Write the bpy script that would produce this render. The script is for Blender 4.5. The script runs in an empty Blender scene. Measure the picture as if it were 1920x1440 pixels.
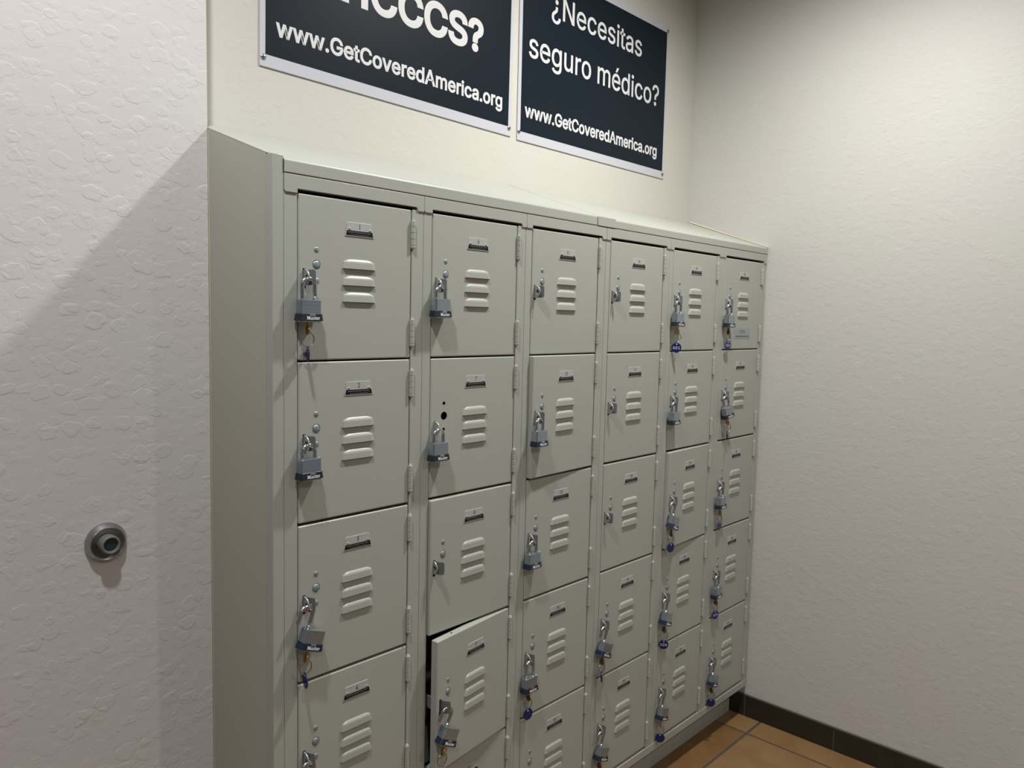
import bpy, bmesh, math, random, os
from mathutils import Vector, Matrix
random.seed(7)
R = math.radians
PI = math.pi
col = bpy.context.scene.collection
sc = bpy.context.scene

# ------------------------------------------------------------------ measured layout (metres)
SEAM = [-.003, .3072, .6098, .9146, 1.2205, 1.5275, 1.832]     # joints between locker columns
DXS = [.0285, .0240, .0236, .0225, .0215, .0213]     # door left edge from the joint
DW = .2503
ZD, PZ = 1.6127, .2947          # top of the doors, door pitch
DEPTH = .300
YL = .2286                      # left wall plane
YB = .3092                      # back wall plane
XR = 1.840                      # right wall plane
CEIL = 2.80

# ------------------------------------------------------------------ materials
MATS = {}
def mat(name, color, rough=.5, metal=0., bump=None, noise=None, coat=0., spec=None, aniso=None):
    m = bpy.data.materials.new(name); m.use_nodes = True
    nt = m.node_tree; b = nt.nodes['Principled BSDF']
    b.inputs['Base Color'].default_value = (*color, 1)
    b.inputs['Roughness'].default_value = rough
    b.inputs['Metallic'].default_value = metal
    if spec is not None: b.inputs['Specular IOR Level'].default_value = spec
    if coat: b.inputs['Coat Weight'].default_value = coat
    tc = nt.nodes.new('ShaderNodeTexCoord')
    if noise:                                     # (scale, amount): faint tone variation
        n = nt.nodes.new('ShaderNodeTexNoise'); n.inputs['Scale'].default_value = noise[0]
        n.inputs['Detail'].default_value = 4
        nt.links.new(tc.outputs['Object'], n.inputs['Vector'])
        r = nt.nodes.new('ShaderNodeMapRange')
        r.inputs['To Min'].default_value = 1 - noise[1]; r.inputs['To Max'].default_value = 1 + noise[1]
        nt.links.new(n.outputs['Fac'], r.inputs['Value'])
        mx = nt.nodes.new('ShaderNodeVectorMath'); mx.operation = 'SCALE'
        mx.inputs[0].default_value = color
        nt.links.new(r.outputs[0], mx.inputs['Scale'])
        nt.links.new(mx.outputs[0], b.inputs['Base Color'])
    if bump:                                      # (scale, strength, distance)
        n = nt.nodes.new('ShaderNodeTexNoise'); n.inputs['Scale'].default_value = bump[0]
        n.inputs['Detail'].default_value = 3
        nt.links.new(tc.outputs['Object'], n.inputs['Vector'])
        bp = nt.nodes.new('ShaderNodeBump'); bp.inputs['Strength'].default_value = bump[1]
        bp.inputs['Distance'].default_value = bump[2]
        nt.links.new(n.outputs['Fac'], bp.inputs['Height'])
        nt.links.new(bp.outputs['Normal'], b.inputs['Normal'])
    MATS[name] = m
    return m

PAINT = (.380, .395, .350)
mat('locker paint', PAINT, .38, noise=(9, .02), bump=(900, .12, .0003))
mat('end panel paint', (.42, .415, .345), .5, noise=(6, .03), bump=(900, .12, .0003))
mat('void shade black', (.004, .004, .005), .9)  # near-black stands in for the shade inside holes, slots and gaps
mat('dark steel', (.21, .24, .26), .45, metal=.6, noise=(60, .15))
mat('zinc button', (.30, .35, .38), .42, metal=.55)
mat('staple steel', (.40, .40, .37), .36, metal=.5)
mat('laminated steel', (.40, .47, .53), .24, metal=.85, noise=(120, .12))
mat('shackle steel', (.50, .51, .55), .20, metal=1.)
mat('bumper plastic', (.010, .018, .040), .35)
mat('bumper plastic dark', (.012, .018, .024), .4)
mat('white lettering', (.75, .75, .76), .5)
mat('brass', (.55, .36, .13), .30, metal=.9)
mat('dark brass', (.22, .12, .055), .35, metal=.85)
mat('ring steel', (.40, .36, .34), .22, metal=1.)
mat('blue tag', (.004, .010, .095), .35)
mat('tag print', (.62, .66, .78), .5)
mat('plate aluminium', (.46, .48, .46), .42, metal=.2, bump=(700, .1, .0002))
mat('plate black', (.008, .008, .010), .5, spec=.2)
mat('plate ink', (.05, .05, .05), .5)
mat('plate print', (.25, .25, .25), .5)
mat('sign navy', (.0075, .0135, .021), .45, noise=(3, .1), spec=.12)
mat('sign white', (.52, .53, .575), .35)
mat('sign lettering', (.66, .66, .67), .4)
mat('screw steel', (.35, .37, .42), .3, metal=.9)
mat('sticker film', (.30, .335, .36), .35)
mat('sticker ink', (.015, .03, .05), .5)
mat('satin nickel', (.40, .40, .42), .33, metal=1.)
mat('stop rubber', (.17, .17, .15), .55)
mat('stop rubber dark', (.012, .025, .035), .5)
mat('caulk', (.62, .56, .38), .6)
mat('grout light', (.10, .085, .075), .8)
mat('tile dark', (.022, .018, .013), .35, noise=(14, .35))
mat('tile bullnose', (.075, .070, .062), .35)
mat('ceiling paint', (.78, .77, .74), .8)
mat('plain wall paint', (.30, .31, .33), .8)

def wall_mat(name, color, scale, strength, cover=.5):
    """hand-trowelled plaster: overlapping scalloped flakes with raised lips, as bump"""
    m = bpy.data.materials.new(name); m.use_nodes = True
    nt = m.node_tree; N = nt.nodes; L = nt.links
    b = N['Principled BSDF']; b.inputs['Roughness'].default_value = .62
    b.inputs['Specular IOR Level'].default_value = .35
    tc = N.new('ShaderNodeTexCoord')
    # warp
    wn = N.new('ShaderNodeTexNoise'); wn.inputs['Scale'].default_value = scale*.9; wn.inputs['Detail'].default_value = 3
    L.new(tc.outputs['Object'], wn.inputs['Vector'])
    sub = N.new('ShaderNodeVectorMath'); sub.operation = 'SUBTRACT'; sub.inputs[1].default_value = (.5, .5, .5)
    L.new(wn.outputs['Color'], sub.inputs[0])
    scl = N.new('ShaderNodeVectorMath'); scl.operation = 'SCALE'; scl.inputs['Scale'].default_value = .021
    L.new(sub.outputs[0], scl.inputs[0])
    add = N.new('ShaderNodeVectorMath'); add.operation = 'ADD'
    L.new(tc.outputs['Object'], add.inputs[0]); L.new(scl.outputs[0], add.inputs[1])
    mp = N.new('ShaderNodeMapping'); mp.inputs['Scale'].default_value = (1, 1, 1.35)
    L.new(add.outputs[0], mp.inputs['Vector'])
    heights = []
    for k, (s, w) in enumerate(((scale, .8), (scale*.66, 1.), (scale*1.5, .4))):
        v = N.new('ShaderNodeTexVoronoi'); v.feature = 'F1'; v.inputs['Scale'].default_value = s
        off = N.new('ShaderNodeVectorMath'); off.operation = 'ADD'; off.inputs[1].default_value = (k*3.1, k*1.7, k*2.3)
        L.new(mp.outputs[0], off.inputs[0]); L.new(off.outputs[0], v.inputs['Vector'])
        sx = N.new('ShaderNodeSeparateColor'); L.new(v.outputs['Color'], sx.inputs[0])
        # flat round flakes: a disc inside each cell, its thickness random per cell
        d = N.new('ShaderNodeMapRange'); d.interpolation_type = 'SMOOTHSTEP'
        d.inputs['From Min'].default_value = .40; d.inputs['From Max'].default_value = .50
        d.inputs['To Min'].default_value = 1; d.inputs['To Max'].default_value = 0
        L.new(v.outputs['Distance'], d.inputs['Value'])
        t = N.new('ShaderNodeMapRange'); t.inputs['From Min'].default_value = cover - .25; t.inputs['From Max'].default_value = 1.05
        L.new(sx.outputs[0], t.inputs['Value'])
        h = N.new('ShaderNodeMath'); h.operation = 'MULTIPLY'
        L.new(d.outputs[0], h.inputs[0]); L.new(t.outputs[0], h.inputs[1])
        hw = N.new('ShaderNodeMath'); hw.operation = 'MULTIPLY'; hw.inputs[1].default_value = w
        L.new(h.outputs[0], hw.inputs[0]); heights.append(hw)
    mxx = N.new('ShaderNodeMath'); mxx.operation = 'ADD'
    L.new(heights[0].outputs[0], mxx.inputs[0]); L.new(heights[1].outputs[0], mxx.inputs[1])
    for extra in heights[2:]:
        m2 = N.new('ShaderNodeMath'); m2.operation = 'ADD'
        L.new(mxx.outputs[0], m2.inputs[0]); L.new(extra.outputs[0], m2.inputs[1]); mxx = m2
    fn = N.new('ShaderNodeTexNoise'); fn.inputs['Scale'].default_value = 34; fn.inputs['Detail'].default_value = 5
    L.new(tc.outputs['Object'], fn.inputs['Vector'])
    tot = N.new('ShaderNodeMath'); tot.operation = 'MULTIPLY_ADD'; tot.inputs[1].default_value = .16
    L.new(fn.outputs['Fac'], tot.inputs[0]); L.new(mxx.outputs[0], tot.inputs[2])
    bp = N.new('ShaderNodeBump'); bp.inputs['Strength'].default_value = strength; bp.inputs['Distance'].default_value = .0010
    L.new(tot.outputs[0], bp.inputs['Height']); L.new(bp.outputs['Normal'], b.inputs['Normal'])
    # paint: faint uneven tone
    cn = N.new('ShaderNodeTexNoise'); cn.inputs['Scale'].default_value = 3.2; cn.inputs['Detail'].default_value = 3
    L.new(tc.outputs['Object'], cn.inputs['Vector'])
    mix = N.new('ShaderNodeMix'); mix.data_type = 'RGBA'
    mix.inputs['A'].default_value = (color[0]*1.012, color[1]*.99, color[2]*.998, 1)
    mix.inputs['B'].default_value = (color[0]*.99, color[1]*1.01, color[2]*.985, 1)
    cr = N.new('ShaderNodeMapRange'); cr.inputs['From Min'].default_value = .35; cr.inputs['From Max'].default_value = .65
    L.new(cn.outputs['Fac'], cr.inputs['Value']); L.new(cr.outputs[0], mix.inputs['Factor'])
    L.new(mix.outputs['Result'], b.inputs['Base Color'])
    MATS[name] = m
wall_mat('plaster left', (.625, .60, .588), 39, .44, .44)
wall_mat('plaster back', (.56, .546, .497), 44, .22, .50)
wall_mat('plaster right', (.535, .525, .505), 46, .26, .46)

def floor_mat():
    m = bpy.data.materials.new('floor tile'); m.use_nodes = True
    nt = m.node_tree; N = nt.nodes; L = nt.links
    b = N['Principled BSDF']; b.inputs['Roughness'].default_value = .45
    tc = N.new('ShaderNodeTexCoord'); sp = N.new('ShaderNodeSeparateXYZ'); L.new(tc.outputs['Object'], sp.inputs[0])
    T = .61
    outs = []; cells = []
    for ax, o in ((0, 1.7265), (1, -.063)):
        s = N.new('ShaderNodeMath'); s.operation = 'SUBTRACT'; s.inputs[1].default_value = o - 40*T
        L.new(sp.outputs[ax], s.inputs[0])
        d = N.new('ShaderNodeMath'); d.operation = 'DIVIDE'; d.inputs[1].default_value = T; L.new(s.outputs[0], d.inputs[0])
        fr = N.new('ShaderNodeMath'); fr.operation = 'FRACT'; L.new(d.outputs[0], fr.inputs[0])
        fl = N.new('ShaderNodeMath'); fl.operation = 'FLOOR'; L.new(d.outputs[0], fl.inputs[0]); cells.append(fl)
        c = N.new('ShaderNodeMath'); c.operation = 'SUBTRACT'; c.inputs[1].default_value = .5; L.new(fr.outputs[0], c.inputs[0])
        ab = N.new('ShaderNodeMath'); ab.operation = 'ABSOLUTE'; L.new(c.outputs[0], ab.inputs[0]); outs.append(ab)
    mx = N.new('ShaderNodeMath'); mx.operation = 'MAXIMUM'; L.new(outs[0].outputs[0], mx.inputs[0]); L.new(outs[1].outputs[0], mx.inputs[1])
    g = N.new('ShaderNodeMapRange'); g.inputs['From Min'].default_value = .4905; g.inputs['From Max'].default_value = .4945
    L.new(mx.outputs[0], g.inputs['Value'])
    cx = N.new('ShaderNodeCombineXYZ'); L.new(cells[0].outputs[0], cx.inputs[0]); L.new(cells[1].outputs[0], cx.inputs[1])
    wn = N.new('ShaderNodeTexWhiteNoise'); wn.noise_dimensions = '3D'; L.new(cx.outputs[0], wn.inputs['Vector'])
    n = N.new('ShaderNodeTexNoise'); n.inputs['Scale'].default_value = 9; n.inputs['Detail'].default_value = 6
    L.new(tc.outputs['Object'], n.inputs['Vector'])
    ad = N.new('ShaderNodeMath'); ad.operation = 'MULTIPLY_ADD'; ad.inputs[1].default_value = .35
    L.new(wn.outputs['Value'], ad.inputs[0]); L.new(n.outputs['Fac'], ad.inputs[2])
    cr = N.new('ShaderNodeValToRGB'); e = cr.color_ramp.elements
    e[0].position = .40; e[0].color = (.165, .080, .026, 1); e[1].position = .90; e[1].color = (.235, .140, .058, 1)
    L.new(ad.outputs[0], cr.inputs[0])
    mix = N.new('ShaderNodeMix'); mix.data_type = 'RGBA'; mix.inputs['B'].default_value = (.085, .062, .05, 1)
    L.new(g.outputs[0], mix.inputs['Factor']); L.new(cr.outputs[0], mix.inputs['A']); L.new(mix.outputs['Result'], b.inputs['Base Color'])
    inv = N.new('ShaderNodeMath'); inv.operation = 'MULTIPLY_ADD'; inv.inputs[1].default_value = -1.; L.new(g.outputs[0], inv.inputs[0])
    L.new(n.outputs['Fac'], inv.inputs[2])
    bp = N.new('ShaderNodeBump'); bp.inputs['Strength'].default_value = .5; bp.inputs['Distance'].default_value = .0012
    L.new(inv.outputs[0], bp.inputs['Height']); L.new(bp.outputs['Normal'], b.inputs['Normal'])
    MATS['floor tile'] = m
floor_mat()

# ------------------------------------------------------------------ mesh builder
FONT = None
try:
    _p = os.path.join(bpy.utils.system_resource('DATAFILES'), 'fonts', 'Inter.woff2')
    if os.path.exists(_p): FONT = bpy.data.fonts.load(_p)
except Exception:
    FONT = None

def flatten(me):
    for p in me.polygons:
        if p.area > 1.5e-4: p.use_smooth = False

class MB:
    def __init__(s, *mats): s.v = []; s.f = []; s.m = []; s.mats = list(mats)
    def mi(s, m):
        if m not in s.mats: s.mats.append(m)
        return s.mats.index(m)
    def add(s, vs, fs, m, M=None):
        o = len(s.v); i = s.mi(m)
        for p in vs:
            p = Vector(p)
            s.v.append(tuple(M @ p) if M else tuple(p))
        for f in fs: s.f.append([o + k for k in f]); s.m.append(i)
    def bm(s, bm, m, M=None):
        bm.verts.ensure_lookup_table(); bm.verts.index_update()
        s.add([v.co[:] for v in bm.verts], [[v.index for v in f.verts] for f in bm.faces], m, M)
    def box(s, x0, x1, y0, y1, z0, z1, m, bev=0, M=None, seg=2):
        b = bmesh.new(); bmesh.ops.create_cube(b, size=1)
        for v in b.verts: v.co = Vector(((x0+x1)/2 + v.co.x*(x1-x0), (y0+y1)/2 + v.co.y*(y1-y0), (z0+z1)/2 + v.co.z*(z1-z0)))
        if bev: bmesh.ops.bevel(b, geom=list(b.edges), offset=bev, segments=seg, profile=.5, affect='EDGES')
        s.bm(b, m, M); b.free()
    def prism(s, pts, y0, y1, m, bev=0, M=None):
        """pts: outline in x,z (counter-clockwise seen from -y); extruded y0 (front) to y1"""
        b = bmesh.new()
        a = [b.verts.new((x, y0, z)) for x, z in pts]; f = b.faces.new(a)
        r = bmesh.ops.extrude_face_region(b, geom=[f])
        for g in r['geom']:
            if isinstance(g, bmesh.types.BMVert): g.co.y = y1
        bmesh.ops.recalc_face_normals(b, faces=list(b.faces))
        if bev:
            es = [e for e in b.edges if all(abs(v.co.y-y0) < 1e-7 for v in e.verts)]
            bmesh.ops.bevel(b, geom=es, offset=bev, segments=2, profile=.5, affect='EDGES')
        s.bm(b, m, M); b.free()
    def lathe(s, prof, m, M=None, n=32):
        """prof: (r, h) pairs about +Z"""
        vs = []; fs = []
        for r, h in prof:
            for k in range(n):
                a = 2*PI*k/n; vs.append((r*math.cos(a), r*math.sin(a), h))
        for i in range(len(prof)-1):
            for k in range(n):
                fs.append([i*n+k, i*n+(k+1) % n, (i+1)*n+(k+1) % n, (i+1)*n+k])
        fs.append([k for k in range(n)][::-1]); fs.append([(len(prof)-1)*n+k for k in range(n)])
        s.add(vs, fs, m, M)
    def tube(s, pts, r, m, n=12, closed=False, M=None, rad=None):
        pts = [Vector(p) for p in pts]; N = len(pts); vs = []; fs = []
        up = None
        for i, p in enumerate(pts):
            if closed: t = (pts[(i+1) % N]-pts[i-1]).normalized()
            else: t = (pts[min(i+1, N-1)]-pts[max(i-1, 0)]).normalized()
            if up is None:
                up = Vector((0, 1, 0)) if abs(t.y) < .9 else Vector((1, 0, 0))
            a = (up - t*up.dot(t)).normalized(); up = a; c = t.cross(a)
            rr = rad[i] if rad else r
            for k in range(n):
                th = 2*PI*k/n; vs.append(p + (a*math.cos(th)+c*math.sin(th))*rr)
        for i in range(N if closed else N-1):
            j = (i+1) % N
            for k in range(n): fs.append([i*n+k, i*n+(k+1) % n, j*n+(k+1) % n, j*n+k])
        if not closed: fs.append([k for k in range(n)][::-1]); fs.append([(N-1)*n+k for k in range(n)])
        s.add(vs, fs, m, M)
    def text(s, body, m, size, x, y, z, sx=1., bold=0., depth=.0002, align='CENTER', width=None, height=None, M=None, shear=0., font=True, space=1.):
        """lettering facing -y; x,z = centre (or left) of the baseline"""
        cu = bpy.data.curves.new('t', 'FONT'); cu.body = body; cu.size = size
        if FONT and font: cu.font = FONT
        cu.align_x = 'LEFT'; cu.extrude = depth; cu.resolution_u = 4
        if bold > 0: cu.bevel_depth = bold; cu.bevel_resolution = 1
        cu.shear = shear
        cu.space_character = space
        ob = bpy.data.objects.new('t', cu); col.objects.link(ob)
        bpy.context.view_layer.update()
        me = ob.evaluated_get(bpy.context.evaluated_depsgraph_get()).to_mesh()
        vs = [v.co.copy() for v in me.vertices]; fs = [list(p.vertices) for p in me.polygons]
        x0 = min(v.x for v in vs); x1 = max(v.x for v in vs); y0 = min(v.y for v in vs); y1 = max(v.y for v in vs)
        kx = sx if width is None else width/(x1-x0)
        kz = 1. if height is None else height/(y1-y0)
        base = 0 if height is None else y0
        ox = {'CENTER': (x0+x1)/2, 'LEFT': x0, 'RIGHT': x1}[align]
        fl = .03 if bold > 0 else 1.
        out = [(x+(v.x-ox)*kx, y-v.z*fl, z+(v.y-base)*kz) for v in vs]
        s.add(out, fs, m, M)
        bpy.data.objects.remove(ob); bpy.data.curves.remove(cu)
    def build(s, name, parent=None, smooth=35, loc=(0, 0, 0), rot=(0, 0, 0)):
        me = bpy.data.meshes.new(name); me.from_pydata(s.v, [], s.f); me.update()
        for k in s.mats: me.materials.append(MATS[k])
        me.polygons.foreach_set('material_index', s.m)
        if smooth:
            me.polygons.foreach_set('use_smooth', [True]*len(me.polygons))
            me.set_sharp_from_angle(angle=R(smooth)); flatten(me)
        o = bpy.data.objects.new(name, me); col.objects.link(o)
        o.location = loc; o.rotation_euler = rot
        if parent: o.parent = parent
        return o

def empty(name, loc=(0, 0, 0), rot=(0, 0, 0), parent=None):
    o = bpy.data.objects.new(name, None); col.objects.link(o); o.location = loc; o.rotation_euler = rot
    o.empty_display_size = .02
    if parent: o.parent = parent
    return o
def tag(o, label=None, cat=None, group=None, kind=None):
    if label: o['label'] = label
    if cat: o['category'] = cat
    if group: o['group'] = group
    if kind: o['kind'] = kind
    return o
def copy(o, parent):
    c = o.copy(); col.objects.link(c); c.parent = parent; return c
def copy_tree(o, parent=None):
    c = o.copy(); col.objects.link(c); c.parent = parent
    for ch in o.children: copy_tree(ch, c)
    return c
def kill(o):
    for ch in list(o.children): kill(ch)
    bpy.data.objects.remove(o)
def facing(x, y, z):      # matrix taking a +Z lathe to point towards -y at x,y,z
    return Matrix.Translation((x, y, z)) @ Matrix.Rotation(R(90), 4, 'X')

# ------------------------------------------------------------------ room
def struct(name, x0, x1, y0, y1, z0, z1, m):
    b = MB(m); b.box(x0, x1, y0, y1, z0, z1, m); return tag(b.build(name, smooth=0), kind='structure')
struct('floor', -2.9, XR+.15, -3.6, YB+.15, -.1, 0, 'floor tile')
struct('ceiling', -2.9, XR+.15, -3.6, YB+.15, CEIL, CEIL+.1, 'ceiling paint')
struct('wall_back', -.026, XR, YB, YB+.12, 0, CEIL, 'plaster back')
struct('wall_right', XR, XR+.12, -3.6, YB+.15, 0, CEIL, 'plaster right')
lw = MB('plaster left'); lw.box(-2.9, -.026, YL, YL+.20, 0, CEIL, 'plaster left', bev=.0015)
tag(lw.build('wall_left', smooth=0), kind='structure')
struct('wall_side', -2.9, -2.8, -3.6, YB+.15, 0, CEIL, 'plain wall paint')
struct('wall_rear', -2.9, XR+.15, -3.6, -3.5, 0, CEIL, 'plain wall paint')
# tiled skirting along the right wall
bb = MB('tile dark')
ys = [YB-.001, -.0015, -.3165, -.6315, -.9465, -1.2615, -1.5765, -1.8915]
for a, b_ in zip(ys[:-1], ys[1:]):
    bb.box(XR-.008, XR, b_+.0015, a-.0015, .0008, .0745, 'tile dark', bev=.0008)
bb.box(XR-.0066, XR, ys[-1], ys[0], .0005, .0740, 'grout light')
bb.box(XR-.0085, XR, ys[-1], ys[0], .0745, .0800, 'tile bullnose', bev=.002)
tag(bb.build('baseboard_right'), kind='structure')

# ------------------------------------------------------------------ locker door prototype
SLX, CUPX = .0098, .0342        # pocket cut-out from slit to right edge (door local x)
def boolean(ob, cutters):
    for c in cutters:
        md = ob.modifiers.new('b', 'BOOLEAN'); md.operation = 'DIFFERENCE'; md.object = c; md.solver = 'EXACT'; md.material_mode = 'TRANSFER'
    bpy.context.view_layer.update()
    me = bpy.data.meshes.new_from_object(ob.evaluated_get(bpy.context.evaluated_depsgraph_get()))
    old = ob.data; ob.modifiers.clear(); ob.data = me
    for c in cutters: bpy.data.objects.remove(c)
    me.polygons.foreach_set('use_smooth', [True]*len(me.polygons)); me.set_sharp_from_angle(angle=R(30)); flatten(me)
    return ob
DH = PZ - .0046
LZ = [-.1234, -.1538, -.1841]    # lower lips of the three louvres
LXC = .1270
def louver_mesh():
    b = MB('locker paint'); nx, nz = 26, 12; hw0, hw1, H = .0322, .0370, .0176
    def P(i, j, inner=0.):
        v = j/nz; u = -1 + 2*i/nx
        hw = hw0 + (hw1-hw0)*v
        # rounded top corners
        x = u*hw; z = -v*H
        if v < .3:
            k = (1-v/.3); z -= .0062*k*k*(abs(u)**7)
        p = .0042*(1-(1-min(1, v/.40))**2.2)*(.80+.20*v)
        e = min(1, (1-abs(u))*hw/.0068); p *= math.sqrt(max(0, 1-(1-e)**2))
        return (x, -max(0, p-inner), z)
    vs = [P(i, j) for j in range(nz+1) for i in range(nx+1)]
    fs = [[j*(nx+1)+i, (j+1)*(nx+1)+i, (j+1)*(nx+1)+i+1, j*(nx+1)+i+1] for j in range(nz) for i in range(nx)]
    b.add(vs, fs, 'locker paint')
    # inner skin and lip so that the hood is sheet metal with an open underside
    vi = [P(i, j, .0011) for j in range(nz+1) for i in range(nx+1)]
    vi = [(x*.975, y+.0002, z) for x, y, z in vi]
    b.add(vi, [f[::-1] for f in fs], 'locker paint')
    o = len(vs); base = len(b.v)-2*o
    for i in range(nx):
        a = base + nz*(nx+1)+i
        b.f.append([a, a+o, a+1+o, a+1]); b.m.append(0)
    return b
def hinge_mesh():
    b = MB('locker paint'); r = .0046
    segs = [(-.0215, -.0330), (-.0333, -.0450), (-.0453, -.0570), (-.0573, -.0690), (-.0693, -.0745)]
    for a, c in segs:
        b.lathe([(r*.82, c), (r, c+.0007), (r, a-.0007), (r*.82, a)], 'locker paint', n=18)
    b.lathe([(r*.5, -.0765), (r*.8, -.0758), (r*.82, -.0745)], 'locker paint', n=14)
    b.lathe([(r*.78, -.0215), (r*.7, -.0196), (r*.3, -.0188)], 'locker paint', n=14)
    b.box(-.0035, .0002, -.0008, .005, -.0735, -.0225, 'locker paint')
    b.box(-.0002, .0035, -.0008, .005, -.0735, -.0225, 'locker paint')
    return b
def dome(b, x, z, r, m, h=None, y=0.0):
    h = h or r*.34
    prof = [(r, -.002), (r, .0003), (r*.93, h*.45), (r*.72, h*.82), (r*.4, h*.97), (r*.05, h)]
    b.lathe(prof, m, M=facing(x, y, z), n=24)

def make_door(variant=''):
    """origin at the top left corner of the closed door; panel front at y = 0"""
    d = MB('locker paint'); d.box(0, DW, 0, .018, -DH, 0, 'locker paint', bev=.0026, seg=3)
    door = d.build('door')
    cs = []
    def cut(x0, x1, y0, y1, z0, z1, mt='void shade black', bev=0):
        c = MB(mt); c.box(x0, x1, y0, y1, z0, z1, mt, bev=bev); o = c.build('c', smooth=0); cs.append(o)
    def cutcyl(x, z, r, depth, mt='void shade black'):
        c = MB(mt); c.lathe([(r, -depth), (r, .003)], mt, M=facing(x, 0, z), n=28); cs.append(c.build('c', smooth=0))
    if variant == 'bare':
        cutcyl(.0375, -.0940, .0038, .012); cutcyl(.0378, -.1205, .0086, .012); cutcyl(.0375, -.1490, .0036, .012)
        cut(.0100, .0150, -.01, .014, -.1630, -.1290)
    else:
        cut(.0085, .0146, -.012, .0150, -.1632, -.1285)
        cutcyl(.0366, -.1205, .0082, .0016, 'locker paint')
    for z in LZ: cut(LXC-.034, LXC+.034, -.01, .010, z+.0008, z+.0062)
    cutcyl_top = MB('void shade black'); cutcyl_top.lathe([(.0026, -.006), (.0026, .003)], 'void shade black', M=Matrix.Translation((.055, .0095, 0)), n=16)
    cs.append(cutcyl_top.build('c', smooth=0))
    boolean(door, cs)
    lm = louver_mesh()
    for i, z in enumerate(LZ):
        if i == 0: l0 = lm.build('louver', door, loc=(LXC, 0, z+.0176))
        else: c = copy(l0, door); c.location = (LXC, 0, z+.0176)
    h0 = hinge_mesh().build('hinge', door, loc=(DW+.0026, -.0026, 0))
    c = copy(h0, door); c.location = (DW+.0026, -.0026, -.1925)
    if variant != 'bare':
        # steel finger pull that leaves the slit and curves outwards
        b = MB('dark steel')
        prof = [(.0135, .0040), (.0139, -.0020), (.0147, -.0068), (.0160, -.0110), (.0176, -.0142), (.0196, -.0170), (.0210, -.0184), (.0219, -.0191), (.0224, -.0195)]
        ins = [0, 0, 0, 0, 0, 0, .0006, .0018, .0040]; zt_, zb_ = -.1308, -.1578; vs = []; n = len(prof)
        for o_ in (0., .0012):
            for q, (x, y) in enumerate(prof): vs += [(x+o_*.85, y+o_*.5, zt_-ins[q]), (x+o_*.85, y+o_*.5, zb_+ins[q])]
        fs = []
        for q in range(n-1):
            a = 2*q; fs += [[a, a+1, a+3, a+2], [2*n+a, 2*n+a+2, 2*n+a+3, 2*n+a+1], [a, a+2, 2*n+a+2, 2*n+a], [a+1, 2*n+a+1, 2*n+a+3, a+3]]
        fs += [[0, 2*n, 2*n+1, 1], [2*n-2, 2*n-1, 4*n-1, 4*n-2]]
        b.add(vs, fs, 'dark steel')
        b.build('finger_pull', door, smooth=50)
        b = MB('zinc button'); dome(b, .0363, -.0940, .0047, 'zinc button', h=.0015); r0 = b.build('rivet', door, smooth=60)
        b = MB('zinc button'); dome(b, .0366, -.1205, .0071, 'zinc button', h=.0024, y=.0005); b.build('rivet', door, smooth=60)
        c = copy(r0, door); c.location = (.0008, 0, -.0548)
    return door

PLATE = {}
def make_plate(n, parent):
    b = MB('plate aluminium')
    zc = -.0515; h = .0128; xc = .1277
    bt, tp = .0322, .0262
    b.prism([(xc-bt, zc-h), (xc+bt, zc-h), (xc+tp+.001, zc+h-.002), (xc+tp-.001, zc+h), (xc-tp+.001, zc+h), (xc-tp-.001, zc+h-.002)], -.0011, 0, 'plate aluminium', bev=.0003)
    k = lambda z: bt+(tp-bt)*(z-(zc-h))/(2*h)
    za, zb = zc-h+.0016, zc-h+.0105
    b.prism([(xc-k(za)+.0015, za), (xc+k(za)-.0015, za), (xc+k(zb)-.0015, zb), (xc-k(zb)+.0015, zb)], -.0013, -.0011, 'plate black')
    for sx in (-1, 1):
        b.lathe([(.0027, 0), (.0027, .0005), (.0018, .0009), (.0003, .0010)], 'plate aluminium', M=facing(xc+sx*.0228, -.0012, zc+.0003), n=16)
        b.lathe([(.0011, 0), (.0009, .0012)], 'plate black', M=facing(xc+sx*.0228, -.0013, zc+.0003), n=8)
    # serif figures
    s = str(n); w = .0042 if len(s) == 2 else .0046
    x = xc - (len(s)-1)*.0028
    for ch in s:
        if ch == '1':
            z0 = zc+.0018
            b.box(x-.00048, x+.00048, -.0014, -.0011, z0, z0+.0082, 'plate ink')
            b.box(x-.0014, x+.0014, -.0014, -.0011, z0, z0+.0004, 'plate ink')
            b.prism([(x-.0015, z0+.0068), (x-.0004, z0+.0072), (x-.0004, z0+.0082), (x-.0015, z0+.0072)], -.0014, -.0011, 'plate ink')
        else:
            b.text(ch, 'plate ink', .011, x, -.0012, zc+.0018, height=.0082, width=.0044, bold=-.00008)
        x += .0056
    b.text('PENCO PRODUCTS, INC.', 'plate print', .004, xc, -.00135, zc-h+.0061, width=.050, height=.0026)
    b.text('www.pencoproducts.com', 'plate print', .003, xc, -.00135, zc-h+.0025, width=.040, height=.0015)
    return b.build('number_plate', parent, smooth=0)

proto = make_door(); proto_bare = make_door('bare')
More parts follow.
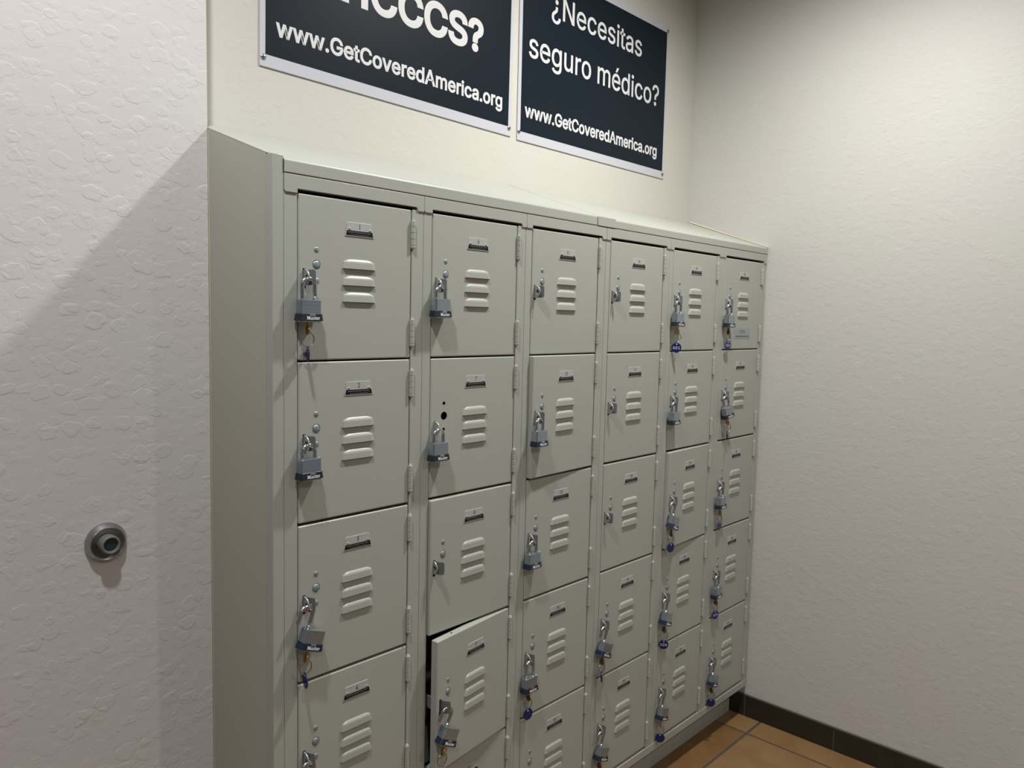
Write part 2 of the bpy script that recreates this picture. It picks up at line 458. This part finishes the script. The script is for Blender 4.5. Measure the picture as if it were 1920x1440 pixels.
# eye of the latch that comes through the slit of a closed door (belongs to the locker frame)
def staple_mesh():
    b = MB('staple steel'); n = 22
    out = []; inn = []
    for k in range(n+1):
        a = -PI/2 + PI*k/n
        out.append((-.0010-.0150*math.cos(a)**.85 if math.cos(a) > 0 else -.0010, .0132*math.sin(a)))
    pts = [(.012, -.0132)] + out + [(.012, .0132)]
    m = len(pts); t = .0013
    hc = (-.0100, -.0002); hr = .0050
    ring = []
    for k in range(m):
        d = Vector((pts[k][0]-hc[0], pts[k][1]-hc[1])).normalized(); ring.append((hc[0]+d.x*hr, hc[1]+d.y*hr))
    vs = []
    for sx in (-t, t):
        vs += [(sx, y, z) for y, z in pts] + [(sx, y, z) for y, z in ring]
    fs = []
    for k in range(m):
        j = (k+1) % m
        fs.append([k, j, m+j, m+k]); fs.append([2*m+k, 3*m+k, 3*m+j, 2*m+j])
        fs.append([k, 2*m+k, 2*m+j, j]); fs.append([m+k, m+j, 3*m+j, 3*m+k])
    b.add(vs, fs, 'staple steel')
    # rolled rim
    b.tube([(0, y, z) for y, z in out], .0017, 'staple steel', n=8)
    return b

OPEN = {9: 7.2, 8: 1.4, 12: 2.6, 23: 2.7}      # doors standing ajar, degrees
STX, STZ = .0112, -.1445                        # latch eye, door local
LAB = {
 0: 'leftmost grey steel locker column, doors 1 to 4 in view, beside the tall end panel',
 1: 'second grey steel locker column from the left, doors 6 to 10, its door 9 swung open',
 2: 'grey steel locker column with doors 11 to 15, its door 12 slightly ajar',
 3: 'grey steel locker column with doors 16 to 20, no padlocks on its top three doors',
 4: 'fifth grey steel locker column from the left, doors 21 to 25, its door 23 slightly ajar',
 5: 'rightmost grey steel locker column, doors 26 to 30, standing against the right wall'}
st0 = None; DM = {}
for k in range(6):
    S0, S1 = SEAM[k], SEAM[k+1]; W = S1-S0; DX0 = DXS[k]
    c = empty('locker_column', (S0, 0, .112)); oz = -.112
    tag(c, LAB[k], 'locker', 'grey steel locker columns along the back wall')
    # carcass
    b = MB('locker paint'); g = .0004
    b.box(g, .0012, .02, DEPTH, .114+oz, 1.640+oz, 'locker paint')
    b.box(W-.0012, W-g, .02, DEPTH, .114+oz, 1.640+oz, 'locker paint')
    b.box(g, W-g, DEPTH-.001, DEPTH, .114+oz, 1.640+oz, 'locker paint')
    b.box(.0012, W-.0012, .02, DEPTH-.001, 1.6385+oz, 1.640+oz, 'locker paint')
    b.box(.0012, W-.0012, .02, DEPTH-.001, .114+oz, .1155+oz, 'locker paint')
    b.build('carcass', c, smooth=0)
    for i in range(1, 5):
        b = MB('locker paint'); z = ZD-PZ*i+.0005+oz
        b.box(.0014, W-.0014, .0290, DEPTH-.002, z-.004, z-.0028, 'locker paint')
        b.build('shelf', c, smooth=0)
    # front uprights
    for s in (0, 1):
        b = MB('locker paint')
        if s == 0: b.box(g, DX0-.0021, 0, .020, .1125+oz, 1.612+oz, 'locker paint', bev=.0010)
        else:
            b.box(DX0+DW+.0024, W-g, 0, .020, .1125+oz, 1.612+oz, 'locker paint', bev=.0010)
        b.build('frame_upright', c, smooth=30)
    # head with its two dropped, chamfered corners
    b = MB('locker paint'); zt, zb, zc_ = 1.6408+oz, 1.6172+oz, 1.6098+oz
    xb = DX0+DW+.0105
    pts = [(g, zc_+.0028), (.0028, zc_), (DX0-.0022, zc_), (DX0-.0022, zb), (xb, zb), (xb+.0028, zb-.0018), (xb+.0040, zc_+.0008), (xb+.0058, zc_), (W-g, zc_), (W-g, zt), (g, zt)]
    b.prism(pts, -.0022, .018, 'locker paint', bev=.0007)
    b.build('frame_head', c, smooth=30)
    b = MB('locker paint')
    b.box(g, W-g, -.0012, .020, .1120+oz, .1362+oz, 'locker paint', bev=.0012)
    b.build('frame_sill', c, smooth=30)
    for r in range(5):
        n = 5*k+r+1
        zt_ = (ZD - PZ*r if r else 1.6112) + oz
        th = R(OPEN.get(n, 0))
        d = copy_tree(proto_bare if n == 7 else proto, c)
        hx = DX0+DW+.0008
        M = Matrix.Translation((hx, 0, zt_)) @ Matrix.Rotation(th, 4, 'Z') @ Matrix.Translation((-(DW+.0008), 0, 0))
        d.matrix_local = M; DM[n] = Matrix.Translation((S0, 0, .112)) @ M
        make_plate(n, d)
        if n in OPEN: d['label'] = 'door %d, standing ajar' % n
        if n == 7: d['label'] = 'door 7, with open holes where its buttons are missing'
        if n == 26:
            q = MB('sticker film')
            q.box(.0720, .1870, -.0005, 0, -.2565, -.2225, 'sticker film')
            q.text('YCCS', 'sticker ink', .010, .1300, -.0006, -.2380, width=.036, height=.0098, bold=.00008)
            q.text('Authorized Users Only', 'sticker ink', .008, .1310, -.0006, -.2525, width=.092, height=.0072, bold=0)
            s_ = q.build('sticker', d, smooth=0); s_['label'] = 'pale blue sticker with two lines of dark text'
        if st0 is None: st0 = staple_mesh().build('latch_eye', c, smooth=50); s_ = st0
        else: s_ = copy(st0, c)
        yo = 0.
        if n == 9: yo = .004
        elif n in (12, 23): yo = -.24*math.sin(th)
        s_.location = (DX0+STX, yo, zt_+STZ)
kill(proto); kill(proto_bare)

# ------------------------------------------------------------------ end panel, sloping tops, base
ep = empty('locker_end_panel', (-.0255, YL, 0))
tag(ep, 'tall olive-grey end panel closing the left side of the lockers, slanted at the top', 'panel')
P0 = (-.0255, YL, 0)
b = MB('end panel paint')
# side sheet in the y-z plane
prof = [(.0204, 0), (YL-.0005, 0), (YL-.0005, 1.7440), (.0204, 1.6741)]
vs = []
for x in (-.0255, -.0240): vs += [(x-P0[0], y-P0[1], z) for y, z in prof]
b.add(vs, [[3, 2, 1, 0], [4, 5, 6, 7], [0, 1, 5, 4], [1, 2, 6, 5], [2, 3, 7, 6], [3, 0, 4, 7]], 'end panel paint')
b.tube([(.0010, -YL+.020, 1.6741), (.0010, 0-.001, 1.7440)], .0013, 'end panel paint', n=8)
b.build('side_sheet', ep, smooth=30)
b = MB('locker paint'); sl = (1.7440-1.6741)/(YL-.0209)
fa = [(x, y, 1.7440+sl*y+dz) for dz in (.0006, -.0010) for x, y in ((.0005, -YL+.0206), (.0222, -YL+.0206), (.0222, YB-YL-.001), (.0005, YB-YL-.001))]
b.add(fa, [[0, 1, 2, 3], [7, 6, 5, 4], [0, 4, 5, 1], [1, 5, 6, 2], [2, 6, 7, 3], [3, 7, 4, 0]], 'locker paint')
b.build('top_flange', ep, smooth=0)
b = MB('locker paint')
b.box(-.0255-P0[0], -.0036-P0[0], -.0012-P0[1], .0205-P0[1], 0, 1.6705, 'locker paint', bev=.0012)
b.build('corner_post', ep, smooth=30)
b = MB('caulk'); b.box(-.0262-P0[0], -.0252-P0[0], -.0025, .0, 0, 1.742, 'caulk'); b.build('sealant_bead', ep, smooth=0)

def slope_top(x0, x1, zt, zb, label, left=True):
    o = empty('sloping_locker_top', (x0, 0, zb)); tag(o, label, 'locker top', 'sloping tops over the lockers')
    W = x1-x0; slope = (1.7716-1.6665)/YB
    b = MB('locker paint'); r = .006
    # section in y,z: front flange, rounded nose, sloping sheet
    sec = [(-.0030, 0.)] + [(-.0030, zt-zb-r)]
    a_end = PI/2 + math.atan(slope)
    for i in range(1, 8):
        a = PI - (PI - (PI/2+math.atan(slope)))*i/7
        sec.append((-.0030+r+r*math.cos(a), zt-zb-r+r*math.sin(a)))
    ye = YB-.0008
    sec.append((ye, sec[-1][1]+(ye-sec[-1][0])*slope))
    n = len(sec); vs = []
    for x in (0, W): vs += [(x, y, z) for y, z in sec] + [(x, y+.0012, z-.0014) for y, z in sec]
    fs = []
    for i in range(n-1):
        fs.append([i, i+1, 2*n+i+1, 2*n+i]); fs.append([n+i, 3*n+i, 3*n+i+1, n+i+1])
        fs.append([i, n+i, n+i+1, i+1]); fs.append([2*n+i, 2*n+i+1, 3*n+i+1, 3*n+i])
    fs.append([0, 2*n, 3*n, n]); fs.append([n-1, 2*n-1, 4*n-1, 3*n-1])
    b.add(vs, fs, 'locker paint')
    b.box(0.0005, W-.0005, -.0018, .02, -.0022, .002, 'void shade black')  # black strip painting the shadow line between trim and locker head
    b.build('roof_sheet', o, smooth=40)
    return o
t1 = slope_top(-.0030, .8708, 1.6672, 1.6432, 'longer-looking left sloping sheet-metal top over the first three locker columns')
t2 = slope_top(.8734, 1.8320, 1.6652, 1.6432, 'right sloping sheet-metal top reaching the right wall, with a splice cover at its left end')
b = MB('locker paint'); b.box(.0014, .0760, -.0037, .004, -.0012, .0221, 'locker paint', bev=.0008); b.build('splice_cover', t2, smooth=30)
b = MB('caulk'); b.add([(.9588, .0, .0225), (.9592, .306, .1270), (.9667, .306, .1310), (.9667, .0, .0225)], [[3, 2, 1, 0], [0, 1, 2, 3]], 'caulk')
b.build('sealant_bead', t2, smooth=0)
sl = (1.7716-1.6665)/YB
b = MB('void shade black'); za = 1.6672-1.6432+.0004; b.add([(-.0030, .0005, za), (-.0002, .0005, za), (-.0002, YB-.001, za+sl*(YB-.0015)), (-.0030, YB-.001, za+sl*(YB-.0015))], [[0, 1, 2, 3]], 'void shade black')
b.build('joint_shade_strip', t2, smooth=0)  # dark strip over the roof seam, painting the shade in the joint

b = MB('locker paint'); o = empty('locker_plinth', (.9, .056, 0))
tag(o, 'recessed grey sheet-metal plinth the lockers stand on, above the floor tiles', 'plinth')
b.box(-.903, .928, 0, .0015, .0005, .1112, 'locker paint')
b.box(-.903, .928, 0, .035, .1095, .1115, 'locker paint')
b.build('kick_panel', o, smooth=0)
b = MB('void shade black'); b.lathe([(.003, -.001), (.003, .0006)], 'void shade black', M=facing(.895, 0, .020), n=12); b.build('bolt_hole_shade', o)

# ------------------------------------------------------------------ padlocks
BW, BT, BH = .0420, .0190, .0380
def chamfer_loop(hw, ht, c): return [(-hw+c, -ht), (hw-c, -ht), (hw, -ht+c), (hw, ht-c), (hw-c, ht), (-hw+c, ht), (-hw, ht-c), (-hw, -ht+c)]
def stack(b, levels, m, M=None):
    """levels: (z, hw, ht, c) top to bottom"""
    vs = []; fs = []
    for z, hw, ht, c in levels: vs += [(x, y, z) for x, y in chamfer_loop(hw, ht, c)]
    n = 8
    for i in range(len(levels)-1):
        for k in range(n): fs.append([i*n+k, (i+1)*n+k, (i+1)*n+(k+1) % n, i*n+(k+1) % n])
    fs.append(list(range(n))); fs.append([(len(levels)-1)*n+k for k in range(n)][::-1])
    b.add(vs, fs, m, M)
def master_word(b, y, x0, z0, h, m, M=None):
    """slab-serif word drawn as strokes"""
    w = h*.78; sw = h*.17
    x = x0
    def bar(xa, xb, za, zb): b.box(x+xa*h, x+xb*h, y-.0003, y, z0+za*h, z0+zb*h, m, M=M)
    def diag(xa, za, xb, zb, t=.16):
        b.prism([(x+(xa-t/2)*h, z0+za*h), (x+(xa+t/2)*h, z0+za*h), (x+(xb+t/2)*h, z0+zb*h), (x+(xb-t/2)*h, z0+zb*h)], y-.0003, y, m, M=M)
    # M
    bar(.06, .22, 0, 1); bar(.78, .96, 0, 1); bar(-.04, .32, 0, .1); bar(.68, 1.06, 0, .1); bar(-.04, .2, .9, 1); bar(.8, 1.06, .9, 1)
    diag(.5, .12, .2, .98, .22); diag(.5, .12, .82, .98, .22)
    x += h*1.14
    def bowl_a():
        bar(.38, .54, 0, .62); bar(.08, .46, .56, .68); bar(.1, .44, .28, .38); bar(.0, .16, .06, .34); bar(.08, .42, 0, .1); bar(.5, .64, 0, .1)
    bowl_a(); x += h*.70
    bar(.04, .5, 0, .12); bar(.38, .54, .05, .34); bar(.06, .5, .28, .40); bar(.02, .17, .34, .62); bar(.06, .5, .56, .68); x += h*.62   # s
    bar(.12, .28, .05, .9); bar(.0, .46, .56, .68); bar(.18, .46, 0, .11); x += h*.52                                                  # t
    bar(.0, .16, .08, .60); bar(.06, .5, 0, .12); bar(.06, .5, .56, .68); bar(.4, .56, .34, .62); bar(.1, .54, .28, .38); x += h*.64   # e
    bar(.08, .24, 0, .68); bar(-.02, .36, 0, .1); bar(-.02, .2, .58, .68); bar(.22, .5, .54, .68); bar(.4, .52, .44, .6)               # r

def body_parts(parent, dark):
    """lock body, origin at the centre of its top face"""
    b = MB('laminated steel'); hw, ht, c = BW/2, BT/2, .0026
    lv = [(0, hw-.0008, ht-.0008, c)]; z = -.0004; n = 8; t = .0031
    for i in range(n):
        a = 0. if i % 2 == 0 else .0002
        lv += [(z, hw-a, ht-a, c), (z-t+.0007, hw-a, ht-a, c), (z-t+.0006, hw-a-.0006, ht-a-.0006, c), (z-t+.0001, hw-a-.0006, ht-a-.0006, c)]
        z -= t
    lv += [(-.0365, hw-.001, ht-.001, c)]
    lv += [(-.0366, hw+.0002, ht, c), (-BH, hw+.0002, ht, c)]
    stack(b, lv, 'laminated steel')
    for sx in (-1, 1):
        for sy in (-1, 1):
            b.lathe([(.0018, -.0005), (.0017, .0007), (.0010, .0013), (.0002, .0015)], 'laminated steel', M=Matrix.Translation((sx*(hw-.0036), sy*(ht-.0038), 0)), n=12)
            b.lathe([(.0002, -.0013), (.0013, -.0012), (.0018, .0004)], 'laminated steel', M=Matrix.Translation((sx*(hw-.0050), sy*(ht-.0040), -BH)), n=10)
    b.lathe([(.0065, -.0010), (.0068, .001)], 'dark steel', M=Matrix.Translation((-.002, 0, -BH)), n=18)
    b.lathe([(.0042, -.0002), (.0042, .0003)], 'void shade black', M=Matrix.Translation((-.0125, 0, 0)), n=16)
    body = b.build('lock_body', parent, smooth=30)
    bm_ = 'bumper plastic dark' if dark else 'bumper plastic'
    b = MB(bm_)
    stack(b, [(-.0236, hw+.0004, ht+.0004, c), (-.0240, hw+.0010, ht+.0008, c), (-.0355, hw+.0026, ht+.0020, c), (-.0362, hw+.0020, ht+.0014, c)], bm_)
    bump = b.build('bumper', parent, smooth=30)
    # notch in the upper edge of the bumper and the word, on both faces
    for s in (0, PI):
        RZ = Matrix.Rotation(s, 4, 'Z')
        b = MB('laminated steel')
        b.prism([(-.0042, -.0040), (.0052, -.0040), (.0068, .0004), (-.0058, .0004)], 0, .0006, 'laminated steel',
                M=RZ @ Matrix.Translation((.001, -ht-.0010, -.0238)) @ Matrix.Rotation(-R(5.9), 4, 'X'))
        b.build('notch_plate', parent, smooth=0)
        b = MB('white lettering')
        master_word(b, 0, -.0100, 0, .0061, 'white lettering', M=RZ @ Matrix.Translation((0, -ht-.0018, -.0340)) @ Matrix.Rotation(-R(5.9), 4, 'X'))
        b.build('lettering', bump, smooth=0)
    return body
def shackle(parent, L, popped, dark=False):
    """arch crown at the origin; right leg runs to the body at depth L"""
    b = MB('shackle steel'); rr = .0038; hs = .0126
    left = L+.004 if not popped else min(L+.004, .0315)
    if popped == 1: left = L+.004
    pts = [(-hs, 0, -left), (-hs, 0, -left+.0012), (-hs, 0, -hs-.004)]
    rad = [rr*.82, rr, rr]
    for i in range(15):
        a = PI - PI*i/14; pts.append((hs*math.cos(a), 0, -hs+hs*math.sin(a))); rad.append(rr)
    if popped:
        zn = -L+.0062
        pts += [(hs, 0, zn+.006), (hs, 0, zn+.0030), (hs+.0009, 0, zn+.0022), (hs+.0009, 0, zn-.0004), (hs, 0, zn-.0014)]; rad += [rr, rr, rr*.66, rr*.66, rr]
    pts.append((hs, 0, -L-.004)); rad.append(rr)
    b.tube(pts, rr, 'shackle steel', n=16, rad=rad)
    return b.build('shackle', parent, smooth=60)

bodies = {}
def padlock(n, label, L=.0265, roll=0, yaw=0, state=0, psi=0, dy=0, dx=0, dz=0, dark=False, shy=0, pitch=0):
    """state 0 shut, 1 popped but hanging straight, 2 open with the body swung round the long leg"""
    loc = DM[n] @ Vector((STX+.0012+dx, -.0134+dy, STZ-.0020+dz))
    root = empty('padlock', loc, (R(pitch), R(roll), R(yaw)))
    root.rotation_mode = 'ZYX' if False else 'XYZ'
    tag(root, label, 'padlock', 'laminated padlocks on the locker doors')
    shackle(root, L, state, dark)
    key = 'd' if dark else 'l'
    if state < 2: M = Matrix.Translation((0, 0, -L))
    else:
        M = Matrix.Translation((.0126, 0, -L)) @ Matrix.Rotation(R(psi), 4, 'Z') @ Matrix.Translation((.0126, 0, 0))
    if key not in bodies:
        h = empty('h'); body_parts(h, dark); bodies[key] = h
    for ch in bodies[key].children:
        c = copy_tree(ch, root); c.matrix_local = M @ ch.matrix_local
    bpy.context.view_layer.update()
    return root.matrix_world @ M @ Vector((-.002, 0, -BH))

def key_set(p, label, key_yaw=82, ring_yaw=0, tag_yaw=80, number=None, brass='dark brass', roll=0, ringonly=False, has_tag=True, tagroll=0, drop=.0):
    root = empty('key_ring', p); tag(root, label, 'key ring', 'key rings hanging from the padlocks')
    Mk = Matrix.Rotation(R(roll), 4, 'Y') @ Matrix.Rotation(R(key_yaw), 4, 'Z')
    b = MB(brass)
    b.box(-.0032, .0032, -.0010, .0010, -.0070, .0, brass, M=Mk)
    # bow with a hole
    n = 24; zc = -.0140; out = [(.0074*math.sin(2*PI*k/n)*(1-.10*math.cos(2*PI*k/n)), .0088*math.cos(2*PI*k/n)) for k in range(n)]
    inn = [(.0024*math.sin(2*PI*k/n), -.0045+.0022*math.cos(2*PI*k/n)) for k in range(n)]
    vs = []
    for y in (-.0011, .0011): vs += [(x, y, zc+z) for x, z in out] + [(x, y, zc+z) for x, z in inn]
    fs = []
    for k in range(n):
        j = (k+1) % n
        fs += [[k, n+k, n+j, j], [2*n+k, 2*n+j, 3*n+j, 3*n+k], [k, j, 2*n+j, 2*n+k], [n+k, 3*n+k, 3*n+j, n+j]]
    b.add(vs, fs, brass, Mk); b.build('key', root, smooth=40)
    kc = Mk @ Vector((0, 0, zc-.0050))
    rr = .0129; rc = kc + Vector((0, 0, -rr+.001))
    Mr = Matrix.Translation(rc) @ Matrix.Rotation(R(ring_yaw), 4, 'Z')
    b = MB('ring steel')
    for o_, r_ in ((-.0005, rr), (.0005, rr-.0002)):
        b.tube([(r_*math.cos(2*PI*k/36), o_, r_*math.sin(2*PI*k/36)) for k in range(36)], .00068, 'ring steel', n=8, closed=True, M=Mr)
    b.build('split_ring', root, smooth=60)
    if has_tag:
        tr = .0142; tc = rc + Vector((0, 0, -rr-.0122-drop))
        Mt = Matrix.Translation(tc) @ Matrix.Rotation(R(tag_yaw), 4, 'Z') @ Matrix.Rotation(R(tagroll), 4, 'Y')
        b = MB('blue tag')
        b.lathe([(tr-.0005, -.0011), (tr, -.0006), (tr, .0006), (tr-.0005, .0011)], 'blue tag', M=Mt @ Matrix.Rotation(R(90), 4, 'X'), n=36)
        for s in (1, -1):
            b.lathe([(.0021, 0), (.0021, .0003)], 'tag print', M=Mt @ Matrix.Translation((0, -s*.0011, .0098)) @ Matrix.Rotation(R(90*s), 4, 'X'), n=14)
        if drop: b.tube([(.0028*math.cos(2*PI*q/14), 0, .0098+drop/2+(.0028+drop/2)*math.sin(2*PI*q/14)) for q in range(14)], .0005, 'ring steel', n=6, closed=True, M=Mt @ Matrix.Rotation(R(70), 4, 'Z'))
        if number:
            b.text(number, 'tag print', .01, 0, -.0012, -.0042, width=.0205, height=.0082, bold=.00006, M=Mt)
        b.build('number_tag', root, smooth=40)
    return root

# number, label, geometry, key set
L_ = padlock
p = L_(1, 'padlock on door 1 at the top left, its shackle raised and a key in it', L=.0372, state=1, dark=True)
key_set(p, 'key, split ring and edge-on blue tag hanging from the padlock of door 1', brass='brass', tag_yaw=68)
L_(2, 'closed padlock without a key on door 2 in the leftmost column', L=.0240, roll=-1, dark=True)
p = L_(3, 'open padlock with its body hanging off the right leg, key in it, on door 3', L=.0385, roll=19, state=2, psi=-4)
key_set(p, 'key, split ring and dark blue tag under the open padlock of door 3', brass='brass', tag_yaw=74, roll=12)
p = L_(4, 'padlock cut off by the bottom edge of the photo on door 4', L=.037, state=1, roll=4)
L_(6, 'closed padlock without a key on door 6, second column, top row', L=.0252, yaw=2, dark=True)
L_(7, 'closed padlock on door 7, the door whose buttons are missing', L=.0262, yaw=0, dx=-.001, dy=-.001, dark=True)
p = L_(9, 'open padlock tilted to the right on the half-open door 9', L=.0375, roll=26, state=2, psi=-4, dx=.0125, dy=.0010, yaw=-2, dz=-.001)
key_set(p, 'key and split ring under the padlock of the open door 9', brass='brass', roll=14, has_tag=False, key_yaw=70)
L_(12, 'closed padlock without a key on the slightly open door 12', L=.0275, yaw=4)
L_(13, 'closed padlock without a key on door 13, third column, middle row', L=.0270)
p = L_(14, 'padlock with raised shackle on door 14, third column', L=.0372, state=1)
key_set(p, 'key, ring and blank round blue tag turned to the viewer under door 14 padlock', tag_yaw=-7, tagroll=-8)
p = L_(19, 'open padlock with bluish body swung to the right on door 19', L=.0385, roll=24, state=2, psi=-4)
key_set(p, 'key, split ring and narrow edge-on tag under the open padlock of door 19', tag_yaw=44, roll=4)
p = L_(20, 'open padlock on door 20, lowest in the fourth column', L=.0385, roll=21, state=2, psi=0)
key_set(p, 'key cut off by the bottom edge of the photo under the padlock of door 20', tag_yaw=60)
p = L_(21, 'padlock on door 21 with a gold key and round tag 021', L=.0360, state=1, yaw=-3, dark=True)
key_set(p, 'gold key turned flat to the viewer with round blue tag 021', key_yaw=-30, brass='brass', tag_yaw=-48, ring_yaw=-35, number='021', drop=.0045)
L_(22, 'closed padlock without a key on door 22, fifth column, second row', L=.0285, yaw=3, dark=True)
p = L_(23, 'open padlock turned cornerwise on the slightly open door 23', L=.0380, roll=22, state=2, psi=4)
key_set(p, 'key, ring and blank blue oval-looking tag hanging from door 23', tag_yaw=-12, key_yaw=60)
p = L_(24, 'open padlock turned cornerwise on door 24 above tag 024', L=.0385, roll=21, state=2, psi=2)
key_set(p, 'split ring with round blue tag 024 hanging from door 24', tag_yaw=-50, ring_yaw=-35, number='024', drop=.003)
p = L_(25, 'open padlock on door 25, lowest in the fifth column', L=.0385, roll=20, state=2, psi=2)
key_set(p, 'key, ring and round blank blue tag over the plinth under door 25', tag_yaw=-52, ring_yaw=-30, key_yaw=30)
p = L_(26, 'padlock on door 26 beside the small pale sticker, top right', L=.0360, state=1, yaw=-2, dark=True)
key_set(p, 'key, ring and half-turned blue tag beside the sticker of door 26', tag_yaw=-4, key_yaw=60, number='026')
p = L_(27, 'padlock pulled to the right on its shackle, on door 27', L=.0360, state=1, roll=-14, yaw=-8, dark=True)
key_set(p, 'silver-looking key ring with a thin edge-on tag hanging from door 27', tag_yaw=35, ring_yaw=-25, roll=-6, brass='brass')
p = L_(28, 'padlock with raised shackle on door 28, last column, middle row', L=.0340, state=1, yaw=0, dark=True)
key_set(p, 'brown key, ring and narrow blue tag hanging from door 28', tag_yaw=6, key_yaw=-10)
p = L_(29, 'padlock turned cornerwise on door 29, last column, fourth row', L=.0372, state=1, yaw=3)
key_set(p, 'key, ring and half-turned tag marked 029 hanging from door 29', tag_yaw=-16, number='029')
p = L_(30, 'open padlock on door 30, lowest in the last column', L=.0380, roll=20, state=2, psi=2)
key_set(p, 'dark key, ring and round blank blue tag hanging from door 30 by the plinth', tag_yaw=-52, ring_yaw=-20, key_yaw=70)
for h in list(bodies.values()): kill(h)

# ------------------------------------------------------------------ signs
def sign(x0, x1, z0, z1, label, texts, screws):
    o = empty('wall_sign', ((x0+x1)/2, YB, z0)); tag(o, label, 'sign', 'navy signs above the lockers')
    cx = (x0+x1)/2; X0, X1 = x0-cx, x1-cx; H = z1-z0
    b = MB('sign white'); b.box(X0, X1, -.0032, -.0004, 0, H, 'sign white', bev=.0008)
    b.build('board', o, smooth=30)
    b = MB('sign navy'); b.box(X0+.0125, X1-.0120, -.0036, -.0032, .0255, H-.0235, 'sign navy'); b.build('navy_field', o, smooth=0)
    for t, w, h, xc, z, bold in texts:
        b = MB('sign lettering')
        b.text(t, 'sign lettering', .1, xc-cx, -.0037, z-z0, width=w, height=h, bold=bold)
        b.build('text_line', o, smooth=0)
    for x, z in screws:
        b = MB('screw steel'); b.lathe([(.0058, 0), (.0055, .0016), (.0035, .0030), (.0005, .0034)], 'screw steel', M=facing(0, -.0034, 0), n=18)
        b.box(-.0035, .0035, -.0070, -.0062, -.0006, .0006, 'void shade black')
        b.build('screw', o, smooth=40, loc=(x-cx, 0, z-z0))
    return o
S1T = [('www.GetCoveredAmerica.org', .6770, .0490, .4963, 1.9640, .0022),
       ('AHCCCS?', .5230, .0860, .4965, 2.0945, .0028)]
o = sign(.1222, .8725, 1.9068, 2.4163, 'left navy sign above the lockers ending with the large letters CCCS', S1T,
     [(.1300, 1.9255), (.8640, 1.9280), (.1300, 2.3980), (.8640, 2.3980)])
o.rotation_euler.y = R(.5)
S2T = [('www.GetCoveredAmerica.org', .6716, .0490, 1.2620, 1.9575, .0022),
       ('seguro m\u00e9dico?', .6600, .0900, 1.2680, 2.1150, .0007),
       ('\u00bfNecesitas', .4566, .0850, 1.2596, 2.2535, .0007)]
sign(.8980, 1.6480, 1.9000, 2.4140, 'right navy sign in Spanish above the lockers asking about medical insurance', S2T,
     [(.9045, 1.9240), (1.6380, 1.9150), (.9045, 2.3980), (1.6395, 2.3960)])

# ------------------------------------------------------------------ wall door stop
ds = empty('door_stop', (-.2190, YL, .9945)); tag(ds, 'round metal wall door stop with rubber centre on the plastered left wall', 'door stop')
F = Matrix.Rotation(R(90), 4, 'X')
b = MB('satin nickel'); b.lathe([(.0348, 0), (.0348, .0028), (.0340, .0050), (.0292, .0128), (.0283, .0133), (.0272, .0128), (.0235, .0098), (.0200, .0078), (.0168, .0070), (.0164, .0040), (.0002, .004)], 'satin nickel', M=F, n=56)
b.build('metal_cup', ds, smooth=28)
b = MB('stop rubber'); b.lathe([(.0162, .003), (.0162, .0245), (.0156, .0268), (.0142, .0278), (.0124, .0272), (.0116, .0250), (.0108, .0205), (.0003, .0195)], 'stop rubber', M=F, n=48)
r_ = b.build('rubber_bumper', ds, smooth=40)
b = MB('stop rubber dark'); b.lathe([(.0112, .0232), (.0096, .0222), (.0050, .0212), (.0003, .0208)], 'stop rubber dark', M=F, n=32); b.build('recess', r_, smooth=50)

# ------------------------------------------------------------------ lights
def spot(name, loc, power, colr, size=130, blend=.8, rad=.045, aim=None):
    l = bpy.data.lights.new(name, 'SPOT'); l.energy = power; l.color = colr; l.spot_size = R(size); l.spot_blend = blend
    l.shadow_soft_size = rad
    o = bpy.data.objects.new(name, l); col.objects.link(o); o.location = loc
    if aim: o.rotation_euler = (Vector(aim)-Vector(loc)).to_track_quat('-Z', 'Y').to_euler()
    return o
spot('downlight_right', (1.04, -.48, CEIL-.03), 122, (1., .985, .945), size=160, blend=1)
spot('downlight_left', (-.45, -.48, CEIL-.03), 86, (.97, .98, 1.), size=160, blend=1)
spot('fill_lamp_far_right', (1.04, -2.3, CEIL-.03), 66, (1., .97, .95), size=150, blend=1)  # unseen fill lamp added behind the camera to lift the ambient light
spot('fill_lamp_far_left', (-1.5, -2.3, CEIL-.03), 88, (.94, .97, 1.), size=150, blend=1)  # second added fill lamp, out of view, for ambient brightness
w = bpy.data.worlds.new('w'); sc.world = w; w.use_nodes = True
w.node_tree.nodes['Background'].inputs[0].default_value = (.8, .85, 1, 1); w.node_tree.nodes['Background'].inputs[1].default_value = .02

# ------------------------------------------------------------------ camera (solved from the locker grid)
cd = bpy.data.cameras.new('camera'); cam = bpy.data.objects.new('camera', cd); col.objects.link(cam)
rx, ry, rz = -.0842, -.02304, -.81676
M = Matrix.Rotation(rz, 4, 'Z') @ Matrix.Rotation(rx, 4, 'X') @ Matrix.Rotation(ry, 4, 'Y') @ Matrix.Rotation(R(90), 4, 'X')
cam.matrix_world = Matrix.Translation((-.70484, -1.20174, 1.40304)) @ M
cd.sensor_fit = 'HORIZONTAL'; cd.sensor_width = 36; cd.lens = 36*1449.19/1920; cd.clip_start = .01
sc.camera = cam
sc.view_settings.view_transform = 'Standard'; sc.view_settings.look = 'None'
sc.view_settings.gamma = 1; sc.view_settings.use_curve_mapping = False
sc.view_settings.exposure = 0
